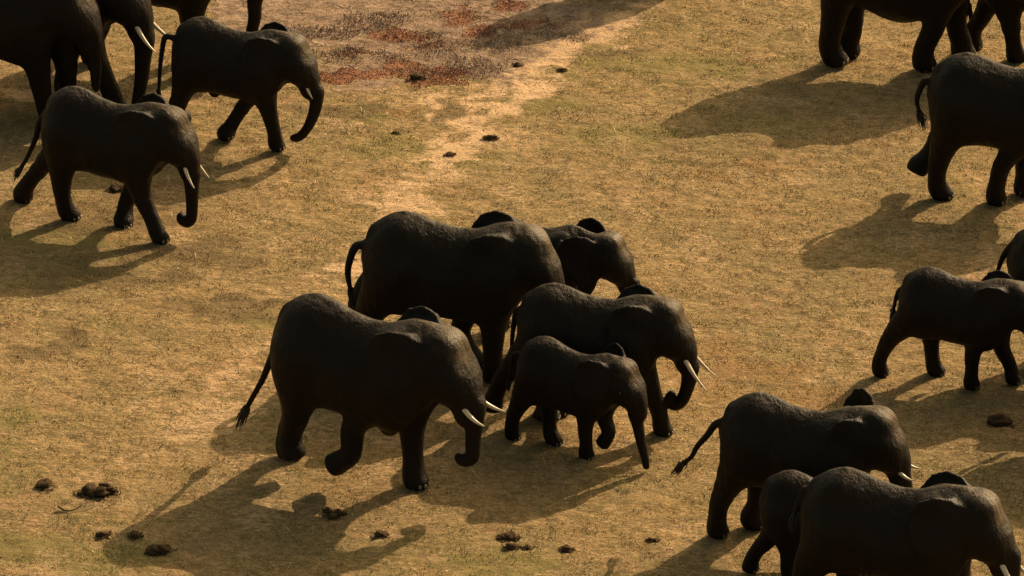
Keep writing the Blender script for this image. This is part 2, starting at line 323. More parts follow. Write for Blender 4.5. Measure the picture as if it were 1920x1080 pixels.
DUNG = [
 (-5.60, -6.34, [(0, 0, .095)], 'single round ball of elephant dung left of the biggest dung heap'),
 (-4.93, -6.55, [(-.2, .05, .11), (.13, .1, .10), (0, -.1, .12), (-.12, -.12, .08), (.27, .02, .06), (-.36, -.06, .05)], 'biggest heap of broken dung balls, in the lower left of the picture'),
 (-4.83, -7.80, [(0, 0, .06), (.08, .05, .045)], 'small dark dung lump just outside the tip of the centre elephant\'s shadow'),
 (-4.44, -7.77, [(0, 0, .05), (.02, -.09, .055)], 'two small dung lumps inside the tip of the centre elephant\'s shadow'),
 (-4.17, -8.21, [(0, 0, .11), (.14, .03, .10), (-.1, .06, .07)], 'wide flat dung heap lying in the shadow near the bottom left'),
 (-2.14, -7.13, [(-.08, .12, .07), (.12, .07, .055), (.02, -.12, .06), (.17, .02, .05)], 'loose cluster of four dung balls between two leg shadows'),
 (-1.56, -7.76, [(0, 0, .065), (.07, .01, .05)], 'dung ball lying on the trunk shadow of the centre elephant'),
 (-0.08, -7.79, [(0, 0, .07), (.11, .04, .075), (-.1, -.04, .05), (.2, -.02, .04)], 'crumbled brown dung heap at the bottom centre'),
 (-0.02, -8.12, [(0, 0, .06), (.07, .02, .045)], 'small dung lump in front of the crumbled heap at the bottom centre'),
 (.18, -8.10, [(0, 0, .045)], 'smallest dung ball, between two other lumps at the bottom centre'),
 (0.64, -8.15, [(0, 0, .065), (0, .05, .055)], 'black upright dung lump right of the bottom centre heap'),
 (1.63, -7.89, [(0, 0, .04), (.08, -.02, .035)], 'tiny pair of dung crumbs left of the tail-swinging elephant\'s hind foot'),
 (-0.30, 5.46, [(0, 0, .065), (.09, .0, .05), (-.10, .04, .035)], 'dark dung heap on the green edge of the sandy path'),
 (-0.86, 4.82, [(0, 0, .05), (.06, .04, .035)], 'brown dung lump on the sandy path below the dark heap'),
 (-1.61, 5.73, [(0, 0, .04)], 'lone dung ball in the grass right of the swept-back trunk'),
 (0.07, 8.49, [(0, 0, .05), (.02, .04, .05)], 'dung ball below the tip of the shadow at the top'),
 (0.72, 8.27, [(0, 0, .04), (-.06, .02, .03)], 'tiny dung crumb on pale soil right of the cracked mud'),
 (-1.36, 7.94, [(0, 0, .08), (.1, .03, .06)], 'dark dung lump among the red plants at the edge of the cracked mud'),
 (5.98, -4.40, [(0, 0, .14), (.12, .03, .10), (-.1, .05, .10)], 'dung heap in the wide shade at the right edge'),
 (-5.35, 3.55, [(0, 0, .08), (.1, .04, .06)], 'dung lump under the belly of the left elephant with curled trunk'),
]
for i, (x, y, b, lb) in enumerate(DUNG): dung(x, y, b, lb, i + 1)
def stick():
    z0 = float(relief(np.array([-5.26]), np.array([-7.05]))[0])
    P = bez([(-.13, .03, .05), (-.06, -.01, .02), (.02, -.02, .015), (.10, .02, .03), (.15, .05, .055)], 4)
    v, f = tube(P, np.linspace(.016, .007, len(P)), 7); o = mesh_obj('fallen_branch', v, f, simple('dry_wood', (.05, .032, .02), (.13, .09, .055), 20))
    o.location = (-5.26, -7.05, z0 + .005); o['label'] = 'short curved dry branch on the grass below the biggest dung heap'; o['category'] = 'branch'
stick()
# END GROUND

# ---------------------------------------------------------------- elephants
def elephant_skin():
    n = N('elephant_skin')
    big = n.noise(1.6, 3); fine = n.noise(9, 5, .6)
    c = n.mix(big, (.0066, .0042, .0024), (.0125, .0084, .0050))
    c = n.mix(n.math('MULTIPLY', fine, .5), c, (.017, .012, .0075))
    dust_highlight = n.attr('dust_highlight').outputs['Fac']                        # dry dust plus the sunlit paleness of crown and back, painted into the colour
    dm = n.ramp(n.math('ADD', dust_highlight, n.math('MULTIPLY', n.math('SUBTRACT', n.noise(7, 5, .65), .5), 1.3)), .25, 1.0)
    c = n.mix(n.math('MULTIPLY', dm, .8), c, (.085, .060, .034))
    cr = n.voronoi(19, 'DISTANCE_TO_EDGE', stretch=(1.7, 1.0, .62)); cr2 = n.voronoi(36, 'DISTANCE_TO_EDGE', stretch=(1.2, 1, .75))
    h = n.math('ADD', n.ramp(cr, 0, .14), n.math('MULTIPLY', n.ramp(cr2, 0, .12), .5))
    nb = n.bump(n.noise(3.2, 4, .6, stretch=(2.2, 2.0, .7)), .5, .09)
    nb = n.bump(n.noise(11, 3, .6, stretch=(2.4, 1.6, .5)), .28, .022, nb)
    nb = n.bump(h, .24, .010, nb)
    rough = n.ramp(n.noise(3, 3), .3, .7, .45, .65)
    return n.fin(c, rough, .085, nb)
def ivory():
    n = N('ivory'); f = n.noise(14, 3)
    return n.fin(n.mix(f, (.40, .31, .19), (.60, .50, .35)), .4, .5)
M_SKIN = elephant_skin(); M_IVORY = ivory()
M_HAIR = simple('tail_hair', (.008, .007, .006), (.02, .016, .012), 30, .6)
M_EYE = simple('eye_brown', (.012, .008, .005), (.03, .018, .008), 20, .15, .6)
M_NAIL = simple('toenail_horn', (.10, .08, .055), (.2, .16, .11), 20, .5)

VOX = 0.0115    # grid step in units of shoulder height

def loft_tables(xs, zt, zb, wd):
    x = np.linspace(xs[0], xs[-1], 200)
    k = np.exp(-np.linspace(-2, 2, 15) ** 2); k /= k.sum()
    def sm(v):
        u = np.interp(x, xs, v); p = np.pad(u, 7, mode='edge'); return np.convolve(p, k, 'valid')
    return x, sm(zt), sm(zb), sm(wd)
TORSO = loft_tables(
    [-.555, -.535, -.50, -.45, -.385, -.30, -.20, -.10, .02, .13, .23, .31, .38, .45, .50, .54],
    [ .76,  .835, .90, .955, .995, 1.02, 1.0, .960, .935, .94, .97, .995, .985, .955, .905, .855],
    [ .72,  .60,  .50,  .45, .42, .415, .405, .395, .385, .385, .40, .455, .52, .60, .66, .72],
    [ .02,  .085, .128, .157, .182, .198, .216, .234, .242, .234, .214, .188, .155, .13, .105, .05])
HEAD = loft_tables(
    [-.06, 0, .06, .12, .18, .24, .29, .33, .36, .385],
    [.05, .115, .155, .175, .175, .145, .085, .00, -.09, -.15],
    [-.12, -.14, -.145, -.145, -.15, -.158, -.168, -.175, -.175, -.15],
    [.08, .125, .15, .165, .165, .15, .125, .10, .08, .03])

class Field:
    def __init__(s, lo, hi, h):
        s.lo = np.array(lo, float); s.h = h
        s.n = np.ceil((np.array(hi) - s.lo) / h).astype(int) + 1
        s.ax = [s.lo[i] + h * np.arange(s.n[i]) for i in range(3)]
        s.F = np.full(s.n, .25, np.float32)
    def block(s, lo, hi):
        i0 = np.clip(np.floor((np.array(lo) - s.lo) / s.h).astype(int), 0, s.n - 1)
        i1 = np.clip(np.ceil((np.array(hi) - s.lo) / s.h).astype(int) + 1, 1, s.n)
        sl = tuple(slice(a, b) for a, b in zip(i0, i1))
        X = s.ax[0][sl[0]][:, None, None].astype(np.float32); Y = s.ax[1][sl[1]][None, :, None].astype(np.float32); Z = s.ax[2][sl[2]][None, None, :].astype(np.float32)
        return sl, X, Y, Z
    def add(s, sl, d, k):
        f = s.F[sl]
        if f.size == 0: return
        h = np.maximum(k - np.abs(f - d), 0) / k
        s.F[sl] = np.minimum(f, d) - h * h * k * .25
    def cone(s, a, b, ra, rb, k, flat=None, cut=None):
        a = np.array(a, float); b = np.array(b, float); m = max(ra, rb) + .09
        sl, X, Y, Z = s.block(np.minimum(a, b) - m, np.maximum(a, b) + m)
        ba = b - a; L = float(ba @ ba) + 1e-9
        t = np.clip(((X - a[0]) * ba[0] + (Y - a[1]) * ba[1] + (Z - a[2]) * ba[2]) / L, 0, 1)
        d = np.sqrt((X - a[0] - t * ba[0]) ** 2 + (Y - a[1] - t * ba[1]) ** 2 + (Z - a[2] - t * ba[2]) ** 2) - (ra + (rb - ra) * t)
        if flat is not None: d = np.maximum(d, flat - Z)
        if cut is not None:
            o_, n_ = cut; d = np.maximum(d, ((X - o_[0]) * n_[0] + (Y - o_[1]) * n_[1] + (Z - o_[2]) * n_[2]).astype(np.float32))
        s.add(sl, d, k)
    def chain(s, pts, rad, k0, k, flat=None, cut=None):
        for i in range(len(pts) - 1):
            s.cone(pts[i], pts[i + 1], rad[i], rad[i + 1], k0 if i == 0 else k, flat, cut if i > len(pts) // 2 else None)
    def ell(s, c, r, k, R=None):
        c = np.array(c, float); m = max(r) + .08
        sl, X, Y, Z = s.block(c - m, c + m); X, Y, Z = X - c[0], Y - c[1], Z - c[2]
        if R is not None: X, Y, Z = (R[0][0] * X + R[1][0] * Y + R[2][0] * Z, R[0][1] * X + R[1][1] * Y + R[2][1] * Z, R[0][2] * X + R[1][2] * Y + R[2][2] * Z)
        q = np.sqrt((X / r[0]) ** 2 + (Y / r[1]) ** 2 + (Z / r[2]) ** 2)
        s.add(sl, (q - 1) * min(r), k)
    def loft(s, T, k, org=(0, 0, 0), R=None, pear=.12, ex=2.2, top=None):
        x, zt, zb, wd = T
        lo = np.array([x[0] - .1, -.36, zb.min() - .12]); hi = np.array([x[-1] + .1, .36, zt.max() + .12])
        if R is not None:
            cs = np.array([[lo[0] if i & 1 else hi[0], lo[1] if i & 2 else hi[1], lo[2] if i & 4 else hi[2]] for i in range(8)]) @ np.array(R).T
            lo, hi = cs.min(0), cs.max(0)
        sl, X, Y, Z = s.block(lo + org, hi + org); X, Y, Z = X - org[0], Y - org[1], Z - org[2]
        if R is not None:
            X, Y, Z = (R[0][0] * X + R[1][0] * Y + R[2][0] * Z, R[0][1] * X + R[1][1] * Y + R[2][1] * Z, R[0][2] * X + R[1][2] * Y + R[2][2] * Z)
        t = np.interp(X, x, zt); b = np.interp(X, x, zb); wv = np.interp(X, x, wd)
        c = (t + b) / 2; hh = np.maximum((t - b) / 2, .02); v = (Z - c) / hh
        wv = wv * (1 - pear * np.clip(v, -1, 1.2) - .10 * pear / .17 * np.clip(v, 0, 1.1) ** 2)
        q = (np.abs(Y / wv) ** ex + np.abs(v) ** ex) ** (1 / ex)
        if top: q = np.where(v > 0, (np.abs(Y / wv) ** top + np.abs(v) ** top) ** (1 / top), q)
        d = (q - 1) * np.minimum(wv, hh) * .85
        over = np.maximum(np.maximum(x[0] - X, X - x[-1]), 0)
        d = np.where(over > 0, np.sqrt(np.maximum(d, 0) ** 2 + over ** 2), d)
        s.add(sl, d.astype(np.float32), k)
    def ear(s, org, u, v, nrm, poly, th, k, curl):
        """thin curved sheet: poly in (u, v), thickness th, bends along n by curl(u, v)"""
        org = np.array(org, float); P = np.array(poly)
        pts = np.array([org + a * u + b * v + c * nrm for a, b in P for c in (-.10, .12)])
        sl, X, Y, Z = s.block(pts.min(0) - .04, pts.max(0) + .04)
        dx, dy, dz = X - org[0], Y - org[1], Z - org[2]
        U = dx * u[0] + dy * u[1] + dz * u[2]; V = dx * v[0] + dy * v[1] + dz * v[2]; W = dx * nrm[0] + dy * nrm[1] + dz * nrm[2]
        best = np.full(U.shape, 1e9, np.float32); ins = np.zeros(U.shape, bool)
        for i in range(len(P)):
            a, b = P[i], P[(i + 1) % len(P)]; e = b - a; L = e @ e
            t = np.clip(((U - a[0]) * e[0] + (V - a[1]) * e[1]) / L, 0, 1)
            best = np.minimum(best, (U - a[0] - t * e[0]) ** 2 + (V - a[1] - t * e[1]) ** 2)
            cond = ((a[1] > V) != (b[1] > V)) & (U < (b[0] - a[0]) * (V - a[1]) / (b[1] - a[1] + 1e-12) + a[0])
            ins ^= cond
        sd = np.sqrt(best); sd[ins] *= -1
        W = W - curl(U, V)
        d = np.maximum(np.abs(W) - th * np.clip(1.2 - U * 1.6, .7, 1.2), sd)
        s.add(sl, d.astype(np.float32), k)
    def mesh(s):
        F = s.F; nx, ny, nz = F.shape; I = (F < 0)
        cnt = np.zeros((nx - 1, ny - 1, nz - 1), np.int8)
        for a in (0, 1):
            for b in (0, 1):
                for c in (0, 1): cnt += I[a:nx - 1 + a, b:ny - 1 + b, c:nz - 1 + c]
        act = (cnt > 0) & (cnt < 8); idx = np.full(act.shape, -1, np.int32); ijk = np.argwhere(act)
        idx[act] = np.arange(len(ijk)); i, j, k = ijk.T
        S = np.zeros((len(ijk), 3)); C = np.zeros(len(ijk))
        cor = [(a, b, c) for a in (0, 1) for b in (0, 1) for c in (0, 1)]
        val = {q: F[i + q[0], j + q[1], k + q[2]] for q in cor}
        for p in cor:
            for ax in range(3):
                if p[ax] == 0:
                    q = list(p); q[ax] = 1; q = tuple(q); f0, f1 = val[p], val[q]
                    m = (f0 < 0) != (f1 < 0); t = np.where(m, f0 / (f0 - f1 + 1e-12), 0)
                    pt = np.zeros((len(ijk), 3)); pt[:] = p; pt[:, ax] += t
                    S[m] += pt[m]; C[m] += 1
        V = s.lo + s.h * (ijk + S / C[:, None]); Q = []
        e = I[:-1, 1:-1, 1:-1] != I[1:, 1:-1, 1:-1]; a = np.argwhere(e)
        x, y, z = a[:, 0], a[:, 1] + 1, a[:, 2] + 1; f = I[x, y, z]
        q = np.stack([idx[x, y - 1, z - 1], idx[x, y, z - 1], idx[x, y, z], idx[x, y - 1, z]], 1); q[~f] = q[~f][:, ::-1]; Q.append(q)
        e = I[1:-1, :-1, 1:-1] != I[1:-1, 1:, 1:-1]; a = np.argwhere(e)
        x, y, z = a[:, 0] + 1, a[:, 1], a[:, 2] + 1; f = I[x, y, z]
        q = np.stack([idx[x - 1, y, z - 1], idx[x - 1, y, z], idx[x, y, z], idx[x, y, z - 1]], 1); q[~f] = q[~f][:, ::-1]; Q.append(q)
        e = I[1:-1, 1:-1, :-1] != I[1:-1, 1:-1, 1:]; a = np.argwhere(e)
        x, y, z = a[:, 0] + 1, a[:, 1] + 1, a[:, 2]; f = I[x, y, z]
        q = np.stack([idx[x - 1, y - 1, z], idx[x, y - 1, z], idx[x, y, z], idx[x - 1, y, z]], 1); q[~f] = q[~f][:, ::-1]; Q.append(q)
        return V, np.concatenate(Q)

def rot_head(pitch, yaw):
    p, y = math.radians(pitch), math.radians(yaw)
    Ry = np.array([[math.cos(p), 0, math.sin(p)], [0, 1, 0], [-math.sin(p), 0, math.cos(p)]])   # nose down for pitch > 0
    Rz = np.array([[math.cos(y), -math.sin(y), 0], [math.sin(y), math.cos(y), 0], [0, 0, 1]])
    return Rz @ Ry

EAR = [(-.02, .03), (.03, -.045), (.10, -.095), (.18, -.10), (.25, -.06), (.285, .02), (.285, .11), (.255, .20), (.20, .27), (.13, .335), (.065, .425), (.03, .425), (.0, .34), (-.02, .2)]

def build_elephant(key, d):
    H = d['H']; hs = d.get('hs', 1.0)
    r_hd = rot_head(d.get('pitch', 7), d.get('yaw', 0)); piv = np.array([d.get('px', .31), 0, d.get('neck', .785)])
    hd = lambda x, y, z: piv + r_hd @ (np.array([x, y, z]) * hs)
    legs = d['legs']
    pts = [np.array(p) for L in legs.values() for p in L] + [np.array(p) for p in d.get('trunk', []) + d.get('tail', [])]
    lo = np.minimum(np.array([-.66, -.40, -.03]), np.min(pts, 0) - .12); hi = np.maximum(np.array([.95, .40, 1.16]), np.max(pts, 0) + .12)
    fl = d.get('ears', (13, 6)); mx = max(fl)
    if mx > 40: lo[1] -= .2; hi[1] += .2
    if mx > 40: hi[2] += .1
    Fd = Field(lo, hi, VOX)
    TT = TORSO if not d.get('fat') else (TORSO[0], TORSO[1], TORSO[2] - d['fat'] * np.exp(-((TORSO[0] + .02) / .26) ** 2), TORSO[3])
    Fd.loft(TT, .05, pear=.15, ex=2.15, top=1.72)
    Fd.loft(HEAD, .09, org=piv, R=r_hd * 1.0, pear=.08, ex=2.1)
    # brow / skull bumps, jaw
    for sy in (-1, 1):
        Fd.ell(hd(.16, .05 * sy, .12), (.09, .075, .075), .05)
        Fd.ell(hd(.22, .10 * sy, -.04), (.09, .05, .09), .06)
    Fd.chain([hd(.12, 0, -.09), hd(.21, 0, -.135), hd(.285, 0, -.185)], [.08, .052, .024], .05, .03)
    # shoulder blades, hips, spine
    for sy in (-1, 1):
        Fd.ell((.25, .13 * sy, .66), (.13, .085, .25), .08)
        Fd.ell((-.33, .11 * sy, .68), (.135, .085, .23), .08)
    # trunk
    base = [hd(.26, 0, -.06), hd(.318, 0, -.15), hd(.345, 0, -.225)]
    tr = d.get('trunk') or [(.83, 0, .42), (.86, 0, .30), (.87, 0, .18), (.85, 0, .10), (.80, 0, .08)]
    path = bez(base + [np.array(p) for p in tr], 4)
    L = np.cumsum([0] + [np.linalg.norm(b - a) for a, b in zip(path, path[1:])]); L /= L[-1]
    rad = np.interp(L, [0, .12, .25, .40, .6, .8, 1], [.115, .092, .068, .050, .040, .033, .025])
    Fd.chain(path, rad, .06, .02)
    Fd.cone(path[-1], np.array(path[-1]) + (np.array(path[-1]) - path[-2]) * .6, .028, .02, .01)
    # legs
    for nm, Lg in legs.items():
        sy = -1 if nm[1] == 'r' else 1; P = [np.array(p, float) for p in Lg]; hind = nm[0] == 'h'
        top = [np.array((-.33, .115 * sy, .68)), ] if hind else [np.array((.27, .12 * sy, .66))]
        lift = P[-1][2] > .03
        Q = top + P
        end = Q[-1].copy()
        if not lift: end[2] = .030
        Q[-1] = end
        path = bez(Q, 4); n = len(path); t = np.linspace(0, 1, n)
        z = np.array([p[2] for p in path]); s_ = np.cumsum([0] + [np.linalg.norm(b - a) for a, b in zip(path, path[1:])]); s_ /= s_[-1]
        rad = np.interp(s_, [0, .3, .5, .75, .9, 1], [.142, .108, .074, .051, .051, .060] if hind else [.125, .088, .064, .048, .048, .058])
        dirv = path[-1] - path[-4]; dirv = dirv / (np.linalg.norm(dirv) + 1e-9)
        Fd.chain(path, rad, .07, .03, flat=(0.0 if not lift else None), cut=((path[-1] + dirv * .012, dirv) if lift else None))
        # toes, in front of the ankle
        dirv = path[-1] - path[-4]; dirv = dirv / (np.linalg.norm(dirv) + 1e-9)
        fwd = np.array([1., 0, 0]) - dirv * dirv[0]
        if lift: fwd = fwd / (np.linalg.norm(fwd) + 1e-9)
        else: fwd = np.array([1., 0, 0])
        c = path[-1] + fwd * (.030 if not lift else .022) - (dirv * (0 if not lift else .022))
        Fd.ell(c + np.array([0, 0, -.004]), (.048, .054, .038) if not lift else (.034, .044, .034), .03)
    # tail
    tl = d.get('tail') or [(-.57, 0, .70), (-.60, 0, .58), (-.60, 0, .46), (-.59, 0, .38)]
    tp = bez([np.array((-.47, 0, .88)), np.array((-.515, 0, .80))] + [np.array(p) for p in tl], 4)
    rad = np.linspace(.028, .0105, len(tp)); Fd.chain(tp, rad, .05, .012)
    # belly details
    if d.get('breast'):
        for sy in (-1, 1): Fd.ell((.17, .05 * sy, .385), (.055, .045, .06), .04)
    if d.get('male'): Fd.ell((-.20, 0, .39), (.05, .03, .05), .03)
    # ears
    R0 = r_hd; hd0 = hd
    for sy, ph in ((-1, fl[0]), (1, fl[1])):
        a = math.radians(ph); tl_ = math.radians(d.get('eartilt', 10))
        u = R0 @ np.array([-math.cos(a), sy * math.sin(a), 0]); vv = R0 @ np.array([math.sin(-tl_) * -math.cos(a) * -1, sy * (.20 if ph < 30 and sy < 0 else math.sin(tl_) * math.sin(a) * .6), -math.cos(tl_)])
        vv = vv - u * (u @ vv); vv /= np.linalg.norm(vv)
        nn = np.cross(u, vv); nn = nn * np.sign(nn[1] * sy if abs(nn[1]) > .15 else -nn[0])
        bend = .9 if ph < 40 else .5
        cu = lambda U, V, b=bend: b * .35 * np.sin(U * 9.0) * .10 - .55 * np.clip(U, 0, 1) ** 2 * b + .010 * np.sin(V * 22 + U * 9)
        if ph < 40: cu = lambda U, V: .036 * np.sin(np.clip(U, 0, .4) * 6.5) - .30 * np.clip(U - .12, 0, 1) ** 2 + .008 * np.sin(V * 24 + U * 14) + .10 * np.clip(V - .12, 0, 1) * 0
        Fd.ear(hd0(.12, (.104 if sy < 0 else .122) * sy, (.09 if sy < 0 else .06) + d.get('earup', .025) * (sy > 0)), u, vv, nn, [(p[0] * hs * (1.15 if sy < 0 else 1.22) * (d.get('earsc', 1) if sy < 0 else 1), min(p[1], .5 if sy < 0 else .30) * hs * (.90 * d.get('earsc', 1) if sy < 0 else 1.15)) for p in EAR], .0125, .042, cu)
    # skin folds: low ripple of the surface
    V, Q = Fd.mesh()
    root = bpy.data.objects.new('elephant', None); COL.objects.link(root); root.empty_display_size = .3
    root.location = (d['loc'][0], d['loc'][1], 0); root.rotation_euler = (0, 0, math.radians(d['deg']))
    root['label'] = d['label']; root['category'] = 'elephant'; root['group'] = 'elephants walking across the dry grass'
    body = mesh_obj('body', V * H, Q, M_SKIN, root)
    L_ = (V - piv) @ r_hd                                       # head-local coordinates for the mask of dust and painted highlight
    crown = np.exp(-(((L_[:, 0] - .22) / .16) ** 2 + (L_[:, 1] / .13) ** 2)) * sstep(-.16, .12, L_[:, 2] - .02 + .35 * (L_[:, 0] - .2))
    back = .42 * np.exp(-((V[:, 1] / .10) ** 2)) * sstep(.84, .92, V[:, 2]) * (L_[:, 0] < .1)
    du = np.clip(crown * .85 + back, 0, 1) * d.get('dust_highlight', 1.0)
    at = body.data.attributes.new('dust_highlight', 'FLOAT', 'POINT'); at.data.foreach_set('value', du.astype(np.float32))
    # tusks
    tk = d.get('tusk', 0)
    if tk:
        for sy in (-1, 1):
            b0 = np.array(hd(.325, .066 * sy, -.135)); an = math.radians(d.get('tuskang', 38))
            P = []; p = b0.copy(); n_ = 9
            for i in range(n_ + 1):
                P.append(p.copy()); q = an - math.radians(d.get('tuskcurl', 44)) * i / n_
                p = p + r_hd @ (np.array([math.cos(q), sy * .32 * (1 - i / n_ * .6), -math.sin(q)])) * tk * 1.15 / n_
            rr = [.0175 * (1 - (i / n_) ** 1.6 * .78) for i in range(n_ + 1)]
            v_, f_ = tube([q * H for q in P], [r * H * (.75 + tk) for r in rr], 10)
            mesh_obj('tusk', v_, f_, M_IVORY, root)
    for sy in (-1, 1):
        c = np.array(hd(.235, .150 * sy, -.01)) * H; v_, f_ = sphere(c, .014 * H); mesh_obj('eye', v_, f_, M_EYE, root)
    # tail tuft: many bristles
    rng = random.Random(key); V2 = []; F2 = []
    end = tp[-1]; dr = tp[-1] - tp[-5]; dr /= np.linalg.norm(dr) + 1e-9
    for i in range(46):
        s0 = tp[-1 - rng.randint(0, 3)]; off = np.array([rng.gauss(0, 1), rng.gauss(0, 1) * .5, rng.gauss(0, 1)])
        l = rng.uniform(.05, .115); m = s0 + dr * l * .5 + off * .011; e = s0 + dr * l + off * .011 + np.array([0, 0, -.02])
        v_, f_ = tube([s0 * H, m * H, e * H], [.005 * H, .005 * H, .001 * H], 4, False); n0 = len(V2); V2 += v_; F2 += [tuple(a + n0 for a in q) for q in f_]
    mesh_obj('tail_tuft', V2, F2, M_HAIR, root)
    # toenails
    for nm, Lg in legs.items():
        p = np.array(Lg[-1]); 
        if p[2] > .03: continue
        V2 = []; F2 = []
        for a in (-50, -17, 17, 50):
            q = math.radians(a); c = np.array([p[0] + .024 + .054 * math.cos(q), p[1] + .054 * math.sin(q), .020])
            v_, f_ = sphere(c * H, .014 * H, (.55, .9, 1.0)); n0 = len(V2); V2 += v_; F2 += [tuple(k + n0 for k in g) for g in f_]
        mesh_obj('toenails', V2, F2, M_NAIL, root)
    return root

